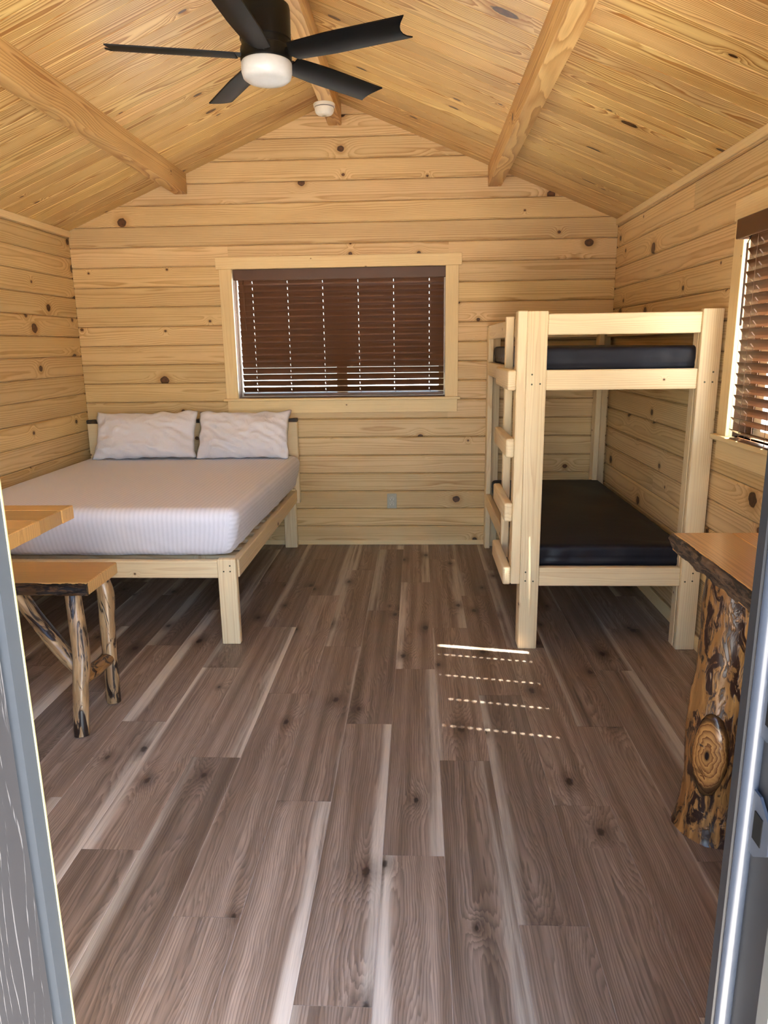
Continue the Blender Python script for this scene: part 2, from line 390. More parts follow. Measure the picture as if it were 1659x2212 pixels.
def rounded_mesh(name, lo, hi, r, mat, n=(24, 24, 6), fn=None, attr=None):
    """soft rounded box; fn moves each point, attr writes a float attribute"""
    lo, hi = V(lo), V(hi); c = (lo+hi)/2; h = (hi-lo)/2; bm = bmesh.new(); vm = {}
    def grid(i, n):  # denser near the ends
        t = i/n*2-1; return math.copysign(abs(t)**.75, t)
    def vert(i, j, k):
        key = (i, j, k)
        if key not in vm:
            p = V((grid(i, n[0])*h.x, grid(j, n[1])*h.y, grid(k, n[2])*h.z))
            q = V([max(-(h[a]-r), min(h[a]-r, p[a])) for a in range(3)]); d = p-q
            if d.length > 1e-9:
                d = V([d[a] for a in range(3)]); p = q + d.normalized()*r
            vm[key] = bm.verts.new(p)
        return vm[key]
    nx, ny, nz = n
    for i in range(nx):
        for j in range(ny):
            for k in (0, nz): bm.faces.new([vert(i, j, k), vert(i+1, j, k), vert(i+1, j+1, k), vert(i, j+1, k)])
    for i in range(nx):
        for k in range(nz):
            for j in (0, ny): bm.faces.new([vert(i, j, k), vert(i+1, j, k), vert(i+1, j, k+1), vert(i, j, k+1)])
    for j in range(ny):
        for k in range(nz):
            for i in (0, nx): bm.faces.new([vert(i, j, k), vert(i, j+1, k), vert(i, j+1, k+1), vert(i, j, k+1)])
    vals = None
    bm.verts.index_update(); bm.verts.ensure_lookup_table()
    if attr: vals = [attr(c+v.co) for v in bm.verts]
    if fn:
        for v in bm.verts: v.co = fn(c+v.co, v.co, h)-c
    me = mesh_from(name, bm, mat, True)
    if vals:
        at = me.attributes.new('stripe', 'FLOAT', 'POINT'); at.data.foreach_set('value', vals)
    return me, c

# ------------------------------------------------------------------ setting: ground, shell, floor
def struct(name, me, label, cat, mat4=None):
    return tag(put(name, me, mat4), label, cat, kind='structure')
g_ = struct('ground', boxes_mesh('ground', [((-40, -40, -.42), (40, 40, -.3))], M['ground']), 'pale gravel ground outside the cabin', 'ground')
floor = struct('floor', boxes_mesh('floor', [((XL-.02, YF-.15, -.14), (XR+.02, YB+.02, -.0012))], M['bevel']), 'brown grey oak look plank floor', 'floor')
PW, PL = .1865, 1.27
k0 = math.floor((XL-.077)/PW)
for k in range(k0, 9):
    x0, x1 = max(.077+k*PW, XL), min(.077+(k+1)*PW, XR)
    if x1 - x0 < .01: continue
    y = 1.851+.508*(k+1) - 6*PL
    while y < YB:
        a, b = max(y, YF-.14), min(y+PL, YB)
        if b-a > .02:
            h_ = (b-a)/2-.0008; me = plank_mesh(-h_, h_, -h_, h_, x1-x0-.0006, .008, M['floor'], .0016, .0014)
            put('plank', me, frame_mat(((x0+x1)/2, (a+b)/2, 0), (0, 1, 0), (0, 0, 1)), floor)
        y += PL

WX0, WX1, WZ0, WZ1 = -1.33, .20, 1.135, 2.045        # back window opening
RY0, RY1, RZ0, RZ1 = 2.25, 3.225, 1.085, 2.0         # right window opening
TH = .15
wall_back = struct('wall_back', boxes_mesh('wall_back', [
    ((XL-TH, YB+.012, -.1), (WX0, YB+TH, 2.34)), ((WX1, YB+.012, -.1), (XR+TH, YB+TH, 2.34)),
    ((WX0, YB+.012, -.1), (WX1, YB+TH, WZ0)), ((WX0, YB+.012, WZ1), (WX1, YB+TH, 2.34))], M['shell']), 'knotty pine board gable wall behind the beds', 'wall')
gm = prism_mesh('gable_core', [(XL-TH, YB+.012, 2.34), (XR+TH, YB+.012, 2.34), (RX, YB+.012, ZR+.03)], (0, TH-.012, 0), M['shell'])
put('gable_core', gm, None, wall_back)
wall_left = struct('wall_left', boxes_mesh('wall_left', [((XL-TH, YF-.15, -.1), (XL-.012, YB+.012, 2.34))], M['shell']), 'knotty pine board wall beside the double bed', 'wall')
wall_right = struct('wall_right', boxes_mesh('wall_right', [
    ((XR+.012, YF-.15, -.1), (XR+TH, RY0, 2.34)), ((XR+.012, RY1, -.1), (XR+TH, YB+.012, 2.34)),
    ((XR+.012, RY0, -.1), (XR+TH, RY1, RZ0)), ((XR+.012, RY0, RZ1), (XR+TH, RY1, 2.34))], M['shell']), 'knotty pine board wall beside the bunk bed', 'wall')
DX0, DX1, DZ = -.50, .40, 2.06
FW0, FW1 = -2.15, -1.05  # sides of the added daylight window, out of view
wall_front = struct('wall_front', boxes_mesh('wall_front', [
    ((XL-TH, YF-.15, -.1), (FW0, YF, 2.34)), ((FW1, YF-.15, -.1), (DX0-.04, YF, 2.34)), ((DX1+.04, YF-.15, -.1), (XR+TH, YF, 2.34)),
    ((FW0, YF-.15, -.1), (FW1, YF, 1.0)), ((FW0, YF-.15, 2.05), (FW1, YF, 2.34)), ((DX0-.04, YF-.15, DZ+.04), (DX1+.04, YF, 2.34))], M['wall']), 'pine wall around the entrance door', 'wall')
put('gable_core', prism_mesh('gable_core', [(XL-TH, YF-.15, 2.34), (XR+TH, YF-.15, 2.34), (RX, YF-.15, ZR+.03)], (0, .15, 0), M['wall']), None, wall_front)

rnd = random.Random(3)
def wall_tint(o):
    k = rnd.uniform(.93, 1.05); o.color = (k, k*rnd.uniform(.98, 1.01), k*rnd.uniform(.93, 1.03), 1)
def wall_board(parent, x0, x1, z0, z1, m, cut=None, s0=0., s1=0.):
    """x measured along local X; s0/s1 = slant of the ends for the gable"""
    me = plank_mesh(x0, x1, x0+s0, x1-s1, z1-z0-.0025, .02, M['wall'], .008, .007)
    wall_tint(put('plank', me, m, parent))
# back wall
rows = [(-.0, .146)] + [(.146+STEP*i, .146+STEP*(i+1)) for i in range(0, 30)]
for z0, z1 in rows:
    if z0 >= ZR-.03: break
    zc = (z0+z1)/2; m = frame_mat((0, YB, zc), (1, 0, 0), (0, -1, 0))
    e = lambda z: max(0., (z-ZE)/SL)
    a0, a1 = e(z0), e(z1)
    L0, R0 = XL+a0-.04, XR-a0+.04
    if z1 > ZE:
        L1, R1 = XL+a1-.04, XR-a1+.04
        if R1-L1 < .02: L1, R1 = RX-.01, RX+.01
        if z0 < ZE: L0, R0, L1, R1 = XL, XR, XL, XR
        wall_board(wall_back, L0, R0, z0, z1, m, s0=L1-L0, s1=R0-R1)
    elif z1 <= WZ0-.05 or z0 >= WZ1+.03: wall_board(wall_back, XL, XR, z0, z1, m)
    else:
        wall_board(wall_back, XL, WX0-.02, z0, z1, m); wall_board(wall_back, WX1+.02, XR, z0, z1, m)
        if z0 < WZ0-.02: wall_board(wall_back, WX0-.02, WX1+.02, z0, WZ0-.02, frame_mat((0, YB, (z0+WZ0-.02)/2), (1, 0, 0), (0, -1, 0)))
        if z1 > WZ1+.02: wall_board(wall_back, WX0-.02, WX1+.02, WZ1+.02, z1, frame_mat((0, YB, (z1+WZ1+.02)/2), (1, 0, 0), (0, -1, 0)))
# side walls, courses half a board out of step with the gable wall
side = [(0., .0775)] + [(.0775+STEP*i, .0775+STEP*(i+1)) for i in range(16)] + [(.0775+STEP*16, ZE+.01)]
for z0, z1 in side:
    zc = (z0+z1)/2
    m = frame_mat((XL, 0, zc), (0, 1, 0), (1, 0, 0))
    j = rnd.choice((None, 2.2, 3.1, 1.9))
    if j: wall_board(wall_left, YF, j, z0, z1, m); wall_board(wall_left, j+.001, YB-.001, z0, z1, m)
    else: wall_board(wall_left, YF, YB-.001, z0, z1, m)
    m = frame_mat((XR, 0, zc), (0, -1, 0), (-1, 0, 0))       # local x = -y
    if z1 <= RZ0-.04 or z0 >= RZ1+.03:
        if rnd.random() < .4: j = rnd.uniform(3.4, 4.4); wall_board(wall_right, -YB+.001, -j-.001, z0, z1, m); wall_board(wall_right, -j, -YF, z0, z1, m)
        else: wall_board(wall_right, -YB+.001, -YF, z0, z1, m)
    else:
        wall_board(wall_right, -YB+.001, -RY1-.02, z0, z1, m); wall_board(wall_right, -RY0+.02, -YF, z0, z1, m)
        if z0 < RZ0-.02: wall_board(wall_right, -RY1-.02, -RY0+.02, z0, RZ0-.02, frame_mat((XR, 0, (z0+RZ0-.02)/2), (0, -1, 0), (-1, 0, 0)))
        if z1 > RZ1+.02: wall_board(wall_right, -RY1-.02, -RY0+.02, RZ1+.02, z1, frame_mat((XR, 0, (z1+RZ1+.02)/2), (0, -1, 0), (-1, 0, 0)))

# ceiling
ln = math.hypot(1, SL); cs, sn = 1/ln, SL/ln
OV, FO, RT = .20, .45, .17                           # eave overhang, gable overhang, roof thickness
def roof_half(sg, x_eave):
    xo = x_eave + sg*(TH+OV); zo = ZE - SL*(TH+OV)
    return [(xo, YF-.15-FO, zo+.022), (RX, YF-.15-FO, ZR+.022), (RX, YF-.15-FO, ZR+.022+RT), (xo, YF-.15-FO, zo+.022+RT)]
ceiling = struct('ceiling', prism_mesh('ceiling', roof_half(-1, XL), (0, YB-YF+.3+FO+.4, 0), M['roof']), 'vaulted tongue and groove pine ceiling', 'ceiling')
put('roof_core', prism_mesh('roof_core', roof_half(1, XR), (0, YB-YF+.3+FO+.4, 0), M['roof']), None, ceiling)
SLN = (RX-XL)*ln; CW = .138
n = 0; y = YB
while y > YF:
    y0 = max(y-CW, YF); w = y-y0
    for sg in (-1, 1):
        xe = XL if sg < 0 else XR; sx = -sg
        m = frame_mat((xe, (y+y0)/2, ZE), (sx*cs, 0, sn), (sx*sn, 0, -cs))
        L = (abs(RX-xe))*ln
        o = put('plank', plank_mesh(-.0, L, -.0, L, w, .018, M['ceil'], .0028, .0028), m, ceiling)
        k = rnd.uniform(.92, 1.06); o.color = (k, k*rnd.uniform(.97, 1.02), k*rnd.uniform(.92, 1.04), 1)
    y = y0
def beam(x0, x1, zb, zt):
    o = board('beam', (x0, YF+.001, zb), (x1, YB-.001, zt), 'y', M['beam'], ceiling, .006, 2); return o
beam(-1.702, -1.61, 2.551, 2.72)
beam(.485, .577, 2.552, 2.72)
beam(-.605, -.513, 2.962, 3.10)

# trims
tl = board('trim_1', (XL, YF, 2.284), (XL+.016, YB, 2.326), 'y', M['trim']); tag(tl, 'narrow pine trim where left wall meets ceiling', 'trim', kind='structure')
tr_ = board('trim_2', (XR-.016, YF, 2.286), (XR, YB, 2.326), 'y', M['trim']); tag(tr_, 'narrow pine trim where right wall meets ceiling', 'trim', kind='structure')
for nm, lo, hi, ax, lb in (('baseboard_back', (XL, YB-.010, 0), (XR, YB, .037), 'x', 'low pine baseboard along the gable wall'),
                           ('baseboard_left', (XL, YF, 0), (XL+.011, YB-.011, .07), 'y', 'pine baseboard along the left wall under the bed'),
                           ('baseboard_right', (XR-.0115, YF, 0), (XR, YB-.011, .075), 'y', 'pine baseboard along the right wall behind the bunk')):
    tag(board(nm, lo, hi, ax, M['trim']), lb, 'baseboard', kind='structure')

# ------------------------------------------------------------------ windows
def win_back():
    w = empty('window_1', ((WX0+WX1)/2, YB, WZ0), label='wide pine framed window in the gable wall', cat='window', kind='structure')
    f0 = YB-.018
    board('casing', (-1.442, f0, 2.045), (.314, YB, 2.127), 'x', M['trim'], w, .002)
    board('casing', (-1.421, f0+.003, 1.127), (WX0, YB, 2.045), 'z', M['trim'], w, .002)
    board('casing', (WX1, f0+.003, 1.127), (.292, YB, 2.045), 'z', M['trim'], w, .002)
    board('window_sill', (-1.436, YB-.045, 1.112), (.310, YB+.07, 1.130), 'x', M['trim'], w, .003)
    board('apron', (-1.413, f0, 1.020), (.289, YB, 1.112), 'x', M['trim'], w, .002)
    for lo, hi, ax in (((WX0-.015, YB, WZ0-.005), (WX0, YB+.11, WZ1), 'z'), ((WX1, YB, WZ0-.005), (WX1+.015, YB+.11, WZ1), 'z'), ((WX0, YB, WZ1-.001), (WX1, YB+.11, WZ1+.014), 'x')):
        board('jamb', lo, hi, ax, M['trim'], w, .001)
    ya, yb = YB+.095, YB+.14
    xm = (WX0+WX1)/2
    for lo, hi, ax in (((WX0, ya, WZ0-.01), (WX1, yb, WZ0+.035), 'x'), ((WX0, ya, WZ1-.045), (WX1, yb, WZ1), 'x'), ((WX0, ya, WZ0+.035), (WX0+.012, yb, WZ1-.045), 'z'),
                       ((WX1-.045, ya, WZ0+.035), (WX1, yb, WZ1-.045), 'z'), ((xm-.04, ya, WZ0+.035), (xm+.04, yb, WZ1-.045), 'z')):
        board('sash_frame', lo, hi, ax, M['vinyl'], w, .002)
    for a, b in ((WX0+.012, xm-.04), (xm+.04, WX1-.045)):
        board('pane', (a, YB+.115, WZ0+.035), (b, YB+.119, WZ1-.045), 'x', M['glass'], w, 0)
win_back()
def win_right():
    w = empty('window_2', (XR, (RY0+RY1)/2, RZ0), label='pine framed window with open blind beside the bunk', cat='window', kind='structure')
    f0 = XR-.018
    board('casing', (f0, RY1, RZ0), (XR, RY1+.092, RZ1), 'z', M['trim'], w, .002)
    board('casing', (f0, RY0-.092, RZ0), (XR, RY0, RZ1), 'z', M['trim'], w, .002)
    board('casing', (f0, RY0-.11, RZ1), (XR, RY1+.112, RZ1+.085), 'y', M['trim'], w, .002)
    board('window_sill', (XR-.04, RY0-.11, RZ0-.022), (XR+.06, RY1+.112, RZ0), 'y', M['trim'], w, .003)
    board('apron', (f0, RY0-.09, RZ0-.11), (XR, RY1+.09, RZ0-.022), 'y', M['trim'], w, .002)
    for lo, hi, ax in (((XR, RY1, RZ0-.005), (XR+.11, RY1+.015, RZ1), 'z'), ((XR, RY0-.015, RZ0-.005), (XR+.11, RY0, RZ1), 'z'), ((XR, RY0, RZ1-.001), (XR+.11, RY1, RZ1+.014), 'y')):
        board('jamb', lo, hi, ax, M['trim'], w, .001)
    xa, xb = XR+.10, XR+.14
    for lo, hi, ax in (((xa, RY0, RZ0-.01), (xb, RY1, RZ0+.03), 'y'), ((xa, RY0, RZ1-.04), (xb, RY1, RZ1), 'y'), ((xa, RY0, RZ0+.03), (xb, RY0+.07, RZ1-.04), 'z'), ((xa, RY1-.072, RZ0+.03), (xb, RY1, RZ1-.04), 'z')):
        board('sash_frame', lo, hi, ax, M['vinyl'], w, .002)
    board('pane', (XR+.118, RY0+.07, RZ0+.03), (XR+.122, RY1-.072, RZ1-.04), 'y', M['glass'], w, 0)
win_right()
def win_added():  # unseen window, added to bring more daylight into the room
    w = empty('window_added', ((FW0+FW1)/2, YF, 1.0), label='unseen window added in the front wall for daylight', cat='window', kind='structure')
    for lo, hi, ax in (((FW0-.09, YF, 1.0), (FW0, YF+.018, 2.05), 'z'), ((FW1, YF, 1.0), (FW1+.09, YF+.018, 2.05), 'z'), ((FW0-.11, YF, 2.05), (FW1+.11, YF+.018, 2.13), 'x'), ((FW0-.1, YF-.05, .98), (FW1+.1, YF+.04, 1.0), 'x')):
        board('casing', lo, hi, ax, M['trim'], w, .002)
    for lo, hi, ax in (((FW0, YF-.13, 1.0), (FW0+.04, YF-.09, 2.05), 'z'), ((FW1-.04, YF-.13, 1.0), (FW1, YF-.09, 2.05), 'z'), ((FW0+.04, YF-.13, 2.01), (FW1-.04, YF-.09, 2.05), 'x'), ((FW0+.04, YF-.13, 1.0), (FW1-.04, YF-.09, 1.04), 'x')):
        board('sash_frame', lo, hi, ax, M['vinyl'], w, .002)
    board('pane', (FW0+.04, YF-.112, 1.04), (FW1-.04, YF-.108, 2.01), 'x', M['glass'], w, 0)
win_added()

# blinds: every slat a part, with the cord holes cut through
def slat_mesh(L, holes, hl=.006, Wd=.05, hw=.0095):
    k = ('slat', round(L, 3), tuple(round(h, 3) for h in holes))
    if k in CACHE: return CACHE[k]
    xs = sorted([-L/2, L/2] + [h+s*hl for h in holes for s in (-1, 1)]); ys = [-Wd/2, -hw, hw, Wd/2]
    zf = lambda y: .0022*(1-(2*y/Wd)**2)
    bm = bmesh.new(); vt = [[[bm.verts.new((x, y, zf(y)+t)) for y in ys] for x in xs] for t in (0, .0028)]
    A, B = vt; solid = lambda i, j: 0 <= i < len(xs)-1 and 0 <= j < 3 and not (j == 1 and i % 2 == 1)
    for i in range(len(xs)-1):
        for j in range(3):
            if not solid(i, j): continue
            bm.faces.new((A[i][j], A[i][j+1], A[i+1][j+1], A[i+1][j])); bm.faces.new((B[i][j], B[i+1][j], B[i+1][j+1], B[i][j+1]))
            for (di, dj, e) in ((-1, 0, ((i, j), (i, j+1))), (1, 0, ((i+1, j), (i+1, j+1))), (0, -1, ((i, j), (i+1, j))), (0, 1, ((i, j+1), (i+1, j+1)))):
                if not solid(i+di, j+dj):
                    (a, b), (c, d) = e; bm.faces.new((A[a][b], A[c][d], B[c][d], B[a][b]))
    CACHE[k] = mesh_from('slat', bm, M['slat']); return CACHE[k]
def blind(name, along, room, origin, L, cords, z_top, z_bot, nslat, tilt, label, val, wand, hl=.006):
    """along: unit vector along slats, room: unit vector into the room, origin: centre line of the slats at z=0"""
    along, room, origin = V(along), V(room), V(origin)
    r = empty(name, origin + V((0, 0, z_top)), label=label, cat='blind')
    me = slat_mesh(L, cords, hl); sp = (z_top-z_bot)/(nslat-1)
    for i in range(nslat):
        z = z_top - sp*i; t = math.radians(tilt(i))
        wide = room*math.cos(t) + V((0, 0, 1))*math.sin(t)        # room side edge up
        put('slat', me, frame_mat(origin+V((0, 0, z)), along, along.cross(wide)), r)
    bx = lambda nm, a0, a1, r0, r1, z0, z1, mt, bv=.002: put(nm, board_mesh(a1-a0, r1-r0, z1-z0, mt, bv), frame_mat(origin+along*((a0+a1)/2)+room*((r0+r1)/2)+V((0, 0, (z0+z1)/2)), along, along.cross(room)), r)
    bx('headrail', -L/2, L/2, -.025, .02, val[0]+.005, val[1]-.002, M['slat'])
    bx('valance', val[2], val[3], val[4], val[4]+.012, val[0], val[1], M['slat'], .003)
    if len(val) > 5:
        for a in (val[2]+.005, val[3]-.005): bx('valance_return', a-.005, a+.005, .0, val[4], val[0], val[1], M['slat'])
    bx('bottom_rail', -L/2, L/2, -.022, .022, z_bot-.045, z_bot-.027, M['slat'], .004)
    for c in cords:
        for dx in (-.026, .026):
            bx('cord', c+.0085, c+.0100, dx-.0008, dx+.0008, z_bot-.03, val[0]+.01, M['cord'], 0)
        bx('lift_cord', c+.0042, c+.0054, -.0008, .0008, z_bot-.03, val[0]+.01, M['cord'], 0)
    a, z0, z1 = wand
    p1 = origin+along*a+room*.034+V((0, 0, z1))
    cyl('wand', origin+along*(a+.004)+room*.034+V((0, 0, z0)), p1, .0045, M['slat'], r, 8)
    cyl('wand_hook', p1, p1+V((0, 0, .03))-room*.012, .0018, M['dark'], r, 6)
    return r
LB = 1.485; CX = (WX0+WX1)/2
blind('window_blind', (1, 0, 0), (0, -1, 0), (CX+.012, YB+.032, 0), LB, [-.64+.2555*i for i in range(6)], 1.957, 1.193, 18,
      lambda i: 63 - max(0, i-12)*3.2 - (6 if i == 0 else 0) + .8*math.sin(i*2.1), 'closed dark brown slatted blind over the gable wall window',
      (1.968, 2.043, -.768, .755, .022), (-.700, 1.62, 1.94), .0014)
LR = 3.148-2.305; CYR = (3.148+2.305)/2
blind('window_blind', (0, -1, 0), (-1, 0, 0), (1.372, CYR, 0), LR, [-(3.055-CYR)+.227*i for i in range(4)], 1.895, 1.118, 18,
      lambda i: 50 - max(0, i-15)*12, 'half open brown slatted blind glowing in the right wall window',
      (1.905, 1.983, -LR/2-.022, LR/2+.022, .050, 1), (-(3.115-CYR), 1.56, 1.885))

# ------------------------------------------------------------------ entrance door
dr = empty('door_1', ((DX0+DX1)/2, YF, 0), label='open grey entrance door and its metal frame', cat='door', kind='structure')
dn = lambda nm, lo, hi, ax, mt, bv=.002: board(nm, lo, hi, ax, mt, dr, bv)
dn('jamb', (.400, .645, 0), (.440, .800, DZ), 'z', M['jamb'])
dn('door_stop', (.386, .779, 0), (.402, .800, DZ), 'z', M['jamb'])
cyl('weatherstrip', (.3945, .7685, 0), (.3945, .7685, DZ), .0105, M['strip'], dr, 14)
dn('edge_strip', (.392, .665, 0), (.402, .692, DZ), 'z', M['alu'])
dn('outer_casing', (.398, .615, 0), (.47, .645, DZ+.07), 'z', M['vinyl'])
def strike(z0, z1):
    y0, y1 = .715, .762; bm = bmesh.new(); zm = (z0+z1)/2; h = (z1-z0)/2
    out = []
    for y, hh in ((y1, h), (y1-.018, h), (y0+.006, h*.55), (y0, h*.42)): out.append((y, hh))
    pts = [(.3945, y, zm+hh) for y, hh in out] + [(.3945, y, zm-hh) for y, hh in out[::-1]]
    me = prism_mesh('strike_plate', pts, (.0035, 0, 0), M['steel'])
    o = put('strike_plate', me, None, dr)
    put('latch_hole', boxes_mesh('latch_hole', [((.3935, .731, zm-h*.45), (.3947, .750, zm+h*.45))], M['dark']), None, dr)
strike(.905, .985); strike(1.055, 1.125)
dn('casing_edge', (-.512, .796, 0), (-.490, .800, DZ), 'z', M['sun_edge'], .001)  # thin pine edge, its sunlit look painted in as a cream tone
dn('jamb', (-.536, .645, 0), (-.505, .796, DZ), 'z', M['jambl'])
dn('door_stop', (-.512, .770, 0), (-.4912, .796, DZ), 'z', M['jambl'], 0)
dn('header', (-.536, .645, DZ), (.440, .800, DZ+.035), 'x', M['jamb'])
dn('threshold', (-.536, .60, -.02), (.440, .800, .006), 'x', M['alu'])
put('door_panel', board_mesh(2.02, .875, .044, M['door'], .003), frame_mat((-.5205, .3275, 1.03), (0, 0, 1), (1, 0, 0)), dr)
for z in (.2, 1.8):
    cyl('hinge', (-.4985, .7665, z), (-.4985, .7665, z+.1), .006, M['steel'], dr, 10)

# ------------------------------------------------------------------ double bed
bed = empty('double_bed', (-1.70, 4.35, 0), label='low pale pine double bed frame with plain square legs in the left corner', cat='bed')
BX0, BX1, BY0 = -2.48, -.915, 3.395
for x0, x1 in ((BX0, BX0+.095), (BX1-.102, BX1-.007)):
    board('leg', (x0, BY0, 0), (x1, BY0+.04, .458), 'z', M['frame'], bed, .004)
    board('leg', (x0, 5.20, 0), (x1, 5.24, .455), 'z', M['frame'], bed, .004)
board('foot_rail', (BX0+.095, BY0+.004, .358), (BX1-.102, BY0+.042, .450), 'x', M['frame'], bed, .004)
board('side_rail', (BX1-.038, BY0+.041, .352), (BX1, 5.24, .446), 'y', M['frame'], bed, .004)
board('side_rail', (BX0, BY0+.041, .352), (BX0+.038, 5.24, .446), 'y', M['frame'], bed, .004)
for i in range(11): board('bed_slat', (BX0+.038, 3.55+.155*i, .415), (BX1-.038, 3.63+.155*i, .434), 'x', M['frame'], bed, .002)
hb = board('headboard', (-2.485, 5.241, .34), (-.895, 5.282, .968), 'x', M['frame'], bed, .004, width='z')
def live_edge(name, p0, p1, n, prof, mat, parent, amp=.008, seed=1.):
    """strip of bark along p0-p1; prof(i)-> list of world offsets round the section"""
    p0, p1 = V(p0), V(p1); m = frame_mat(p0, p1-p0, (0, 0, 1)); inv = m.inverted(); bm = bmesh.new(); rings = []
    for i in range(n+1):
        t = i/n; p = p0.lerp(p1, t)
        rings.append([bm.verts.new(inv @ (p + V(o)*(1+.0) + V(o).normalized()*w_*amp*(noise.noise(V((p.x*11+seed, p.y*11, j*.8)))+.7*noise.noise(V((p.x*37, p.y*37+seed, j*1.9)))))) for j, (o, w_) in enumerate(prof)])
    k = len(prof)
    for A, B in zip(rings, rings[1:]):
        for s in range(k): bm.faces.new((A[s], A[(s+1) % k], B[(s+1) % k], B[s]))
    bm.faces.new(rings[0][::-1]); bm.faces.new(rings[-1])
    return put(name, mesh_from(name, bm, mat, True, 60), m, parent)
live_edge('bark_edge', (-2.486, 5.2615, .966), (-.894, 5.2615, .966), 60, [((0, -.0225, -.010), .15), ((0, -.021, .014), .6), ((0, 0, .020), 1), ((0, .020, .014), .3), ((0, .0203, -.006), 0)], M['bark'], hb, .006)

# mattress with a striped sheet
def mat_fn(p, l, h):
    t = (p.z-.45)/.265                                      # 0 bottom, 1 top
    bottom = max(0, 1-t*1.3)
    if p.x > -1.6: p.x -= .055*bottom**1.3*((p.x+1.6)/.7)
    if p.y < 4.3: p.y += .06*bottom**1.3*((4.3-p.y)/.9)
    p.x += .035*max(0, (p.y-3.4)/1.8)*max(0, (p.x+1.6)/.7)
    side = max(abs(l.x)/h.x, abs(l.y)/h.y)
    if side > .93:
        a = p.x*26 if abs(l.y)/h.y > abs(l.x)/h.x else p.y*26
        wr = noise.noise(V((a*.55+p.z*14, p.z*5, 3.)))*.010*(1-t*.75)
        crn = max(0, 1-V((p.x+.95, p.y-3.43, 0)).length/.35)
        wr += math.sin((p.x - p.z*1.1 + p.y)*95)*.004*crn
        d = V((l.x/h.x, l.y/h.y, 0)); d.normalize(); p += d*wr
        if l.z < -h.z*.9: p.z += .008*noise.noise(V((p.x*7, p.y*7, 1)))
    else: p.z += .004*noise.noise(V((p.x*3, p.y*3, 0)))
    return p
def stripe(p):
    xs = -.935
    return (xs + (.715-p.z)) if p.x > xs-.02 else p.x
me, c = rounded_mesh('mattress', (-2.462, 3.405, .4505), (-.905, 5.205, .716), .055, M['sheet'], (64, 64, 16), mat_fn, stripe)
tag(put('mattress', me, Matrix.Translation(c)), 'thick double mattress in a white satin striped sheet', 'mattress')

def pillow(cx, w, zc, yc, tilt, seed, label, rz=0.):
    H, T, n = .365, .15, 44; bm = bmesh.new(); g = {}
    for s in (1, -1):
        for i in range(n+1):
            for j in range(n+1):
                a, b = i/n*2-1, j/n*2-1
                edge = i in (0, n) or j in (0, n)
                if edge and s < 0: g[s, i, j] = g[1, i, j]; continue
                x = a*w/2*(1-.045*(1-b*b)*abs(a)**3); z = b*H/2*(1-.06*(1-a*a)*abs(b)**3)
                f = max(0, (1-abs(a)**3.2))**.55*max(0, (1-abs(b)**3.0))**.6
                th = T/2*f*(1 + .10*noise.noise(V((a*1.7+seed, b*1.7, 0))))
                wr = noise.noise(V((x*6+seed, z*11+x*5, s*2.)))*.016 + abs(noise.noise(V((x*9+z*14+seed*3, z*7-x*5, s*1.))))*-.030 + abs(noise.noise(V((x*15-z*9+seed, z*19+x*4, s*3.))))*-.014 + noise.noise(V((x*26, z*26, seed)))*.003
                th += wr*min(1, f*2.2)
                x += .010*noise.noise(V((b*3+seed, a*3, 1)))*(abs(a)**4); z += .016*noise.noise(V((a*4+seed, b*2, 5)))*(abs(b)**4)
                # belly sags to the lower edge
                th *= 1 + .22*(-b)
                g[s, i, j] = bm.verts.new((x, -s*th, z))
    for s in (1, -1):
        for i in range(n):
            for j in range(n): bm.faces.new((g[s, i, j], g[s, i+1, j], g[s, i+1, j+1], g[s, i, j+1]))
    me = mesh_from('pillow', bm, M['pillow'], True)
    m = Matrix.Translation((cx, yc, zc)) @ Matrix.Rotation(math.radians(rz), 4, 'Y') @ Matrix.Rotation(math.radians(-tilt), 4, 'X')
    return tag(put('pillow', me, m), label, 'pillow', 'white pillows against the headboard')
pillow(-1.985, .76, .886, 5.090, 27, 1.3, 'white pillow nearer the left wall, larger of the two', -1.)
pillow(-1.262, .675, .884, 5.090, 27, 7.7, 'white pillow under the window, on the open side of the bed', 0.)

# ------------------------------------------------------------------ bunk bed
bunk = empty('bunk_bed', (.93, 4.3, 0), label='pale pine bunk bed with side ladder against the right wall', cat='bunk bed')
UX0, UX1, UY0, UY1 = .50, 1.372, 3.36, 5.278
F = M['frame']
def post(x0, x1, y0, y1, xi0, xi1, yi0, yi1, top=1.643):
    p = board('post', (x0, y0, 0), (x1, y1, top), 'z', F, bunk, .005, 2)
    board('post_stiffener', (xi0, yi0, 0), (xi1, yi1, top-.012), 'z', F, bunk, .004)
post(.50, .593, UY0, UY0+.038, .50, .538, UY0+.038, UY0+.10)
post(1.279, UX1, UY0, UY0+.038, 1.279, 1.317, UY0+.038, UY0+.10)
post(.50, .593, 5.24, UY1, .50, .538, 5.178, 5.24, 1.628)
post(1.272, 1.3655, 5.24, UY1, 1.272, 1.31, 5.178, 5.24, 1.628)
for z0, z1 in ((1.537, 1.630), (1.287, 1.379), (.331, .425)):
    board('end_rail', (.593, UY0+.008, z0), (1.279, UY0+.044, z1), 'x', F, bunk, .004)
    board('end_rail', (.593, 5.235, z0), (1.272, 5.272, z1), 'x', F, bunk, .004)
    board('side_rail', (.501, UY0+.10, z0-.004), (.539, 5.178, z1-.004), 'y', F, bunk, .004)
    board('side_rail', (1.335, UY0+.044, z0), (1.372, 5.235, z1), 'y', F, bunk, .004)
for zz in (.392, 1.345):
    for i in range(12): board('bed_slat', (.539, 3.50+.142*i, zz), (1.335, 3.585+.142*i, zz+.018), 'x', F, bunk, .002)
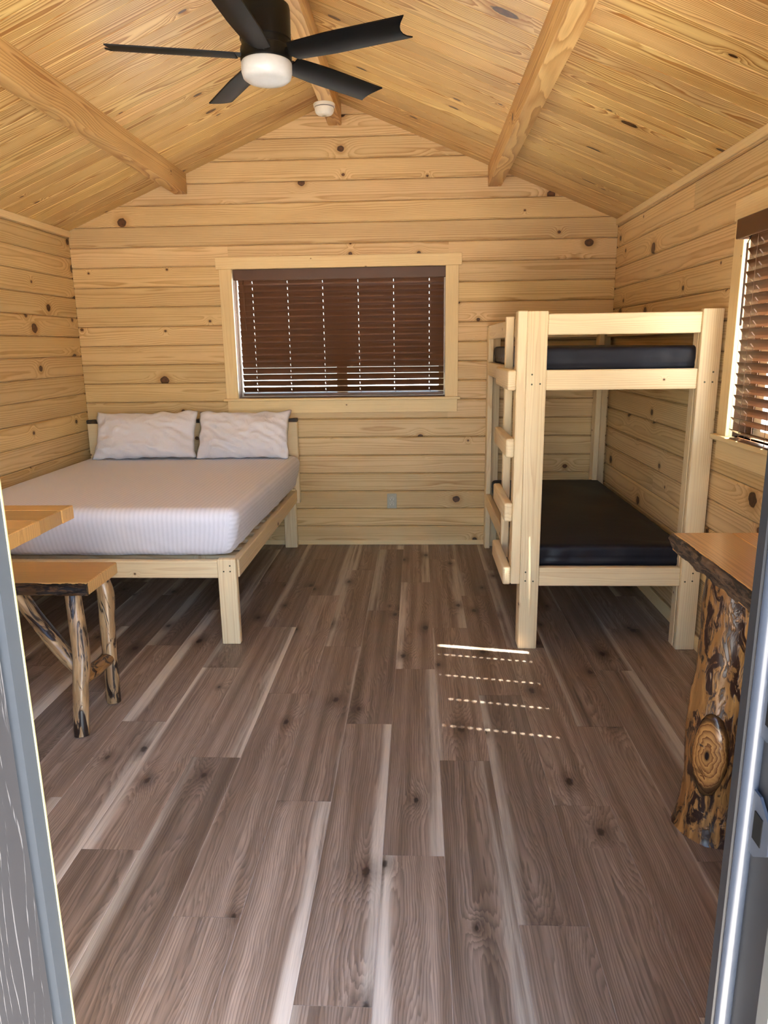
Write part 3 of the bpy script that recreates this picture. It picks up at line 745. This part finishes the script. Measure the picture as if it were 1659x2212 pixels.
lad = put('ladder', board_mesh(1.645-.345, .085, .045, F, .004), frame_mat((.4775, UY0+.0375, (1.645+.345)/2), (0, 0, 1), (1, 0, 0)), bunk)
def ladder_piece(name, lo, hi, ax, bev=.006, seg=2): return board(name, lo, hi, ax, F, lad, bev, seg)
ladder_piece('upright', (.457, 3.81, .345), (.499, 3.852, 1.636), 'z', .004, 1)
for z0, z1 in ((1.288, 1.382), (.974, 1.066), (.662, .755), (.343, .434)):
    ladder_piece('rung', (.415, 3.352, z0), (.4545, 3.865, z1), 'y', .010, 3)
for x, z in ((.527, 1.36), (.527, 1.315), (.565, 1.317), (.527, .405), (.527, .36), (.565, .358), (1.31, 1.317), (1.345, 1.362), (1.345, 1.317), (1.30, .357), (1.335, .40), (1.335, .36)):
    cyl('screw', (x, UY0+.001, z), (x, UY0-.0008, z), .0042, M['screw'], bunk, 10)
for x, z in ((-.985, .395), (-.952, .395), (-.952, .425)):
    cyl('screw', (x, BY0+.001, z), (x, BY0-.0008, z), .0042, M['screw'], bed, 10)

def vinyl_mat(lo, hi, label, seed):
    def fn(p, l, h):
        if abs(l.y)/h.y > .9 or abs(l.x)/h.x > .9:
            s = (p.x if abs(l.y)/h.y > .9 else p.y)
            wr = noise.noise(V((s*16+seed, p.z*12, 0)))*.007
            d = V((l.x/h.x if abs(l.x)/h.x > .9 else 0, l.y/h.y if abs(l.y)/h.y > .9 else 0, 0)); p += d*wr
            if abs(p.z-(lo[2]+.045)) < .008: p -= d*.004
        elif l.z > 0: p.z += .006*noise.noise(V((p.x*4+seed, p.y*3, 0)))-.004*(abs(l.x)/h.x)**2
        return p
    me, c = rounded_mesh('bunk_mattress', lo, hi, .022, M['navy'], (40, 56, 16), fn)
    return tag(put('bunk_mattress', me, Matrix.Translation(c)), label, 'mattress', 'black bunk mattresses')
vinyl_mat((.546, 3.415, 1.365), (1.325, 5.22, 1.482), 'thin black vinyl mattress on the upper bunk', 2.)
vinyl_mat((.546, 3.425, .412), (1.325, 5.22, .520), 'thin black vinyl mattress on the lower bunk', 9.)

# ------------------------------------------------------------------ rustic bench and table on the left
bench = empty('log_bench', (-1.75, 2.70, 0), label='rustic slab bench on peeled log legs below the left table', cat='bench')
def slab(name, x0, x1, y0, y1, zt, th, parent, nplank, edge_cols=None, axis='x'):
    ws = [y0 + (y1-y0)*i/nplank for i in range(nplank+1)]
    for i in range(nplank):
        o = board(name, (x0, ws[i]+.0003, zt-th), (x1, ws[i+1]-.0003, zt), axis, M['slab'], parent, .004 if nplank == 1 else .002, width='y')
        if edge_cols: k = edge_cols[i % len(edge_cols)]; o.color = (k, k*.97, k*.92, 1)
slab('seat', -2.25, -1.309, 2.615, 2.90, .600, .052, bench, 1)
live_edge('bark_edge', (-2.25, 2.617, .574), (-1.3095, 2.617, .574), 70, [((0, .004, .0255), 0), ((0, -.006, .022), .5), ((0, -.016, .006), 1), ((0, -.018, -.010), 1), ((0, -.010, -.024), .6), ((0, .006, -.026), 0)], M['bark'], bench, .010, 4.)
log_obj('leg', [(-1.392, 2.652, .548), (-1.372, 2.62, .44), (-1.350, 2.58, .30), (-1.348, 2.535, .15), (-1.343, 2.500, 0)], [.031, .033, .034, .031, .030], M['log'], bench, seed=1)
log_obj('leg', [(-1.372, 2.86, .548), (-1.350, 2.85, .46), (-1.345, 2.82, .30), (-1.335, 2.795, .15), (-1.328, 2.775, 0)], [.034, .036, .031, .030, .029], M['log'], bench, seed=5)
log_obj('leg', [(-2.16, 2.66, .548), (-2.18, 2.60, .28), (-2.17, 2.52, 0)], [.031, .034, .030], M['log'], bench, seed=11)
log_obj('leg', [(-2.16, 2.86, .548), (-2.17, 2.82, .28), (-2.18, 2.78, 0)], [.031, .034, .030], M['log'], bench, seed=15)
log_obj('stretcher', [(-1.352, 2.545, .215), (-1.345, 2.67, .205), (-1.340, 2.80, .195)], [.026, .031, .026], M['log_dark'], bench, seed=8)
log_obj('stretcher', [(-2.175, 2.56, .215), (-2.172, 2.68, .21), (-2.172, 2.81, .20)], [.026, .031, .026], M['log_dark'], bench, seed=9)
log_obj('brace', [(-1.375, 2.60, .235), (-1.47, 2.63, .33), (-1.58, 2.67, .45), (-1.66, 2.70, .548)], [.028, .033, .031, .034], M['log'], bench, seed=21)
log_obj('brace', [(-2.15, 2.60, .235), (-2.04, 2.64, .36), (-1.88, 2.70, .548)], [.028, .033, .031], M['log'], bench, seed=25)

table = empty('slab_table', (-1.95, 2.2, 0), label='honey coloured slab table against the left wall behind the door', cat='table')
ys = (2.691, 2.600, 2.435, 2.20, 1.98, 1.80)
for i in range(5):
    o = board('top_plank', (-2.47, ys[i+1]+.0003, .846), (-1.368 - (.003 if i in (1, 3) else 0), ys[i]-.0003, .900), 'x', M['slab'], table, .003, width='y')
    k = (1.06, .74, 1.02, .95, 1.05)[i]; o.color = (k, k*.98, k*.93, 1)
for y_ in (1.95, 2.55):
    log_obj('leg', [(-2.30, y_, .846), (-2.31, y_, .4), (-2.30, y_, 0)], [.05, .055, .06], M['log'], table, seed=30+y_)
log_obj('stretcher', [(-2.305, 1.99, .25), (-2.30, 2.25, .25), (-2.305, 2.51, .25)], [.03, .034, .03], M['log'], table, seed=35)

# ------------------------------------------------------------------ log leg counter on the right
counter = empty('log_counter', (1.1, 1.6, 0), label='live edge slab counter on a knotty log leg by the right wall', cat='counter')
cols = (.98, 1.08, 1.0)
cx = (.822, 1.005, 1.19, 1.368)
for i in range(3):
    o = board('top_plank', (cx[i], .86, .842), (cx[i+1]-.0004, 2.253, .900), 'y', M['slab'], counter, .003, width='x'); k = cols[i]; o.color = (k*1.02, k*.96, k*.90, 1)
live_edge('bark_edge', (.822, .86, .871), (.822, 2.254, .871), 90, [((.004, 0, .0275), 0), ((-.008, 0, .025), .35), ((-.013, 0, .010), .6), ((-.010, 0, -.006), 1.2), ((-.002, 0, -.022), 1.2), ((.010, 0, -.034), .8)], M['bark_grey'], counter, .011, 2.)
def leg_bump(q, dr):
    c = V((.865, 1.945, .30)); e = q-c
    k = math.exp(-((e.z/.13)**2 + ((e.x)/.06)**2 + (e.y/.06)**2))
    return q + V((-.62, -.78, 0))*.028*k
log_obj('leg', [(.932, 2.015, .843), (.930, 2.015, .70), (.928, 2.018, .52), (.922, 2.018, .33), (.924, 2.018, .16), (.928, 2.016, .05), (.930, 2.016, 0)],
        [.086, .085, .087, .092, .088, .104, .118], M['log_dark'], counter, 32, 9, .07, 41, bump=leg_bump)
# carved oval knot on the leg
bmk = bmesh.new(); bmesh.ops.create_uvsphere(bmk, u_segments=28, v_segments=14, radius=1)
for v in bmk.verts:
    k = 1+.10*noise.noise(v.co*2.2)
    v.co = V((v.co.x*.125*k*(1 if v.co.x > 0 else 1.15), v.co.y*.052*k, v.co.z*.022))
put('knot', mesh_from('knot', bmk, M['burl'], True), frame_mat((.866, 1.936, .305), (.04, .0, 1), (-.70, -.72, .02)), counter)
log_obj('leg', [(1.18, 1.02, .843), (1.18, 1.02, .4), (1.18, 1.02, 0)], [.07, .075, .085], M['log_dark'], counter, 20, 6, .06, 44)

# ------------------------------------------------------------------ ceiling fan
FX, FY, FZ = -.562, 2.95, 2.535
fan = empty('ceiling_fan', (FX, FY, 2.962), label='black five blade ceiling fan with round white light below the ridge', cat='ceiling fan')
T0 = Matrix.Translation((FX, FY, .010))
put('canopy', lathe_mesh('canopy', [(0, 2.952), (.068, 2.952), (.066, 2.93), (.050, 2.905), (.02, 2.90), (0, 2.90)], M['black']), T0, fan)
put('downrod', lathe_mesh('downrod', [(0, 2.905), (.013, 2.905), (.013, 2.77), (0, 2.77)], M['black'], 20), T0, fan)
put('coupling', lathe_mesh('coupling', [(0, 2.80), (.024, 2.80), (.034, 2.79), (.036, 2.782), (.034, 2.774), (.025, 2.768), (.026, 2.755), (.036, 2.722), (.036, 2.715), (0, 2.715)], M['black'], 32), T0, fan)
put('motor_housing', lathe_mesh('motor_housing', [(0, 2.724), (.078, 2.722), (.092, 2.712), (.0945, 2.70), (.0945, 2.60), (.091, 2.596), (.088, 2.575), (.094, 2.572), (.0955, 2.565), (.0955, 2.530), (.092, 2.526), (0, 2.526)], M['black'], 56, 30), T0, fan)
put('light_diffuser', lathe_mesh('light_diffuser', [(0, 2.529), (.090, 2.529), (.0945, 2.522), (.0945, 2.492), (.089, 2.473), (.076, 2.464), (.05, 2.460), (0, 2.458)], M['diff'], 56, 60), T0, fan)
def blade_mesh():
    bm = bmesh.new(); N, K = 14, 6; g = []
    for i in range(N+1):
        row = []
        for j in range(K+1):
            b = j/K*2-1; t = i/N
            r0 = .105 + .012*abs(b); r1 = .575 - .028*(1-b*b) - .006*b
            r = r0+(r1-r0)*t; hw = .048+.010*min(1, t*3)-.002*t
            row.append((r, b*hw, -.010*(1-b*b)))
        g.append(row)
    A = [[bm.verts.new(p) for p in row] for row in g]; B = [[bm.verts.new((p[0], p[1], p[2]+.005)) for p in row] for row in g]
    for i in range(N):
        for j in range(K):
            bm.faces.new((A[i][j], A[i+1][j], A[i+1][j+1], A[i][j+1])); bm.faces.new((B[i][j], B[i][j+1], B[i+1][j+1], B[i+1][j]))
    rim = [(i, 0) for i in range(N+1)] + [(N, j) for j in range(1, K+1)] + [(i, K) for i in range(N-1, -1, -1)] + [(0, j) for j in range(K-1, 0, -1)]
    for a, b in zip(rim, rim[1:]+rim[:1]): bm.faces.new((A[a[0]][a[1]], A[b[0]][b[1]], B[b[0]][b[1]], B[a[0]][a[1]]))
    return mesh_from('blade', bm, M['blade'], True, 40)
bmsh = blade_mesh(); arm = boxes_mesh('blade_arm', [((.080, -.020, -.004), (.150, .020, .008))], M['black'])
for k in range(5):
    a = math.radians(-22+72*k)
    m = Matrix.Translation((FX, FY, FZ+.02)) @ Matrix.Rotation(a, 4, 'Z') @ Matrix.Rotation(math.radians(-13), 4, 'X')
    put('blade', bmsh, m, fan); put('blade_arm', arm, m, fan)

# ------------------------------------------------------------------ small fixtures
sd = empty('smoke_detector', (-.574, 4.85, 2.962), label='white round smoke detector under the ridge beam', cat='smoke detector')
TS = Matrix.Translation((-.574, 4.84, 2.962))
put('base_ring', lathe_mesh('base_ring', [(0, 0), (.066, 0), (.068, -.004), (.066, -.018), (.060, -.020), (0, -.020)], M['plastic'], 40), TS, sd)
put('cover', lathe_mesh('cover', [(0, -.020), (.056, -.020), (.060, -.024), (.060, -.036), (.055, -.050), (.045, -.060), (.03, -.064), (0, -.066)], M['plastic'], 40, 40), TS, sd)
put('vent', lathe_mesh('vent', [(.0565, -.0215), (.0604, -.0215), (.0604, -.0235), (.0565, -.0235)], M['dark'], 40), TS, sd)
put('test_button', lathe_mesh('test_button', [(0, -.065), (.014, -.065), (.014, -.068), (0, -.069)], M['plate2'], 24), TS, sd)

ol = empty('wall_outlet', (-.199, YB, .344), label='beige duplex power outlet low on the gable wall', cat='outlet')
put('cover_plate', board_mesh(.116, .073, .006, M['plate'], .0025), frame_mat((-.199, YB-.003, .344), (0, 0, 1), (0, -1, 0)), ol)
for dz in (.0195, -.0195):
    bm = bmesh.new(); pts = [(.0172*math.cos(t*math.pi/12), max(-.0142, min(.0142, .0172*math.sin(t*math.pi/12)))) for t in range(24)]
    rc = put('receptacle', prism_mesh('receptacle', [(-.199+x, YB-.006, .344+dz+z) for x, z in pts], (0, -.0025, 0), M['plate2']), None, ol); bm.free()
    sl_ = boxes_mesh('slots', [((-.207, YB-.0092, .345+dz), (-.2045, YB-.0084, .353+dz)), ((-.1935, YB-.0092, .3455+dz), (-.191, YB-.0084, .3525+dz)), ((-.2015, YB-.0092, .333+dz), (-.1965, YB-.0084, .3385+dz))], M['dark'])
    put('slots', sl_, None, ol)
cyl('screw', (-.199, YB-.006, .344), (-.199, YB-.0075, .344), .003, M['plate2'], ol, 10)
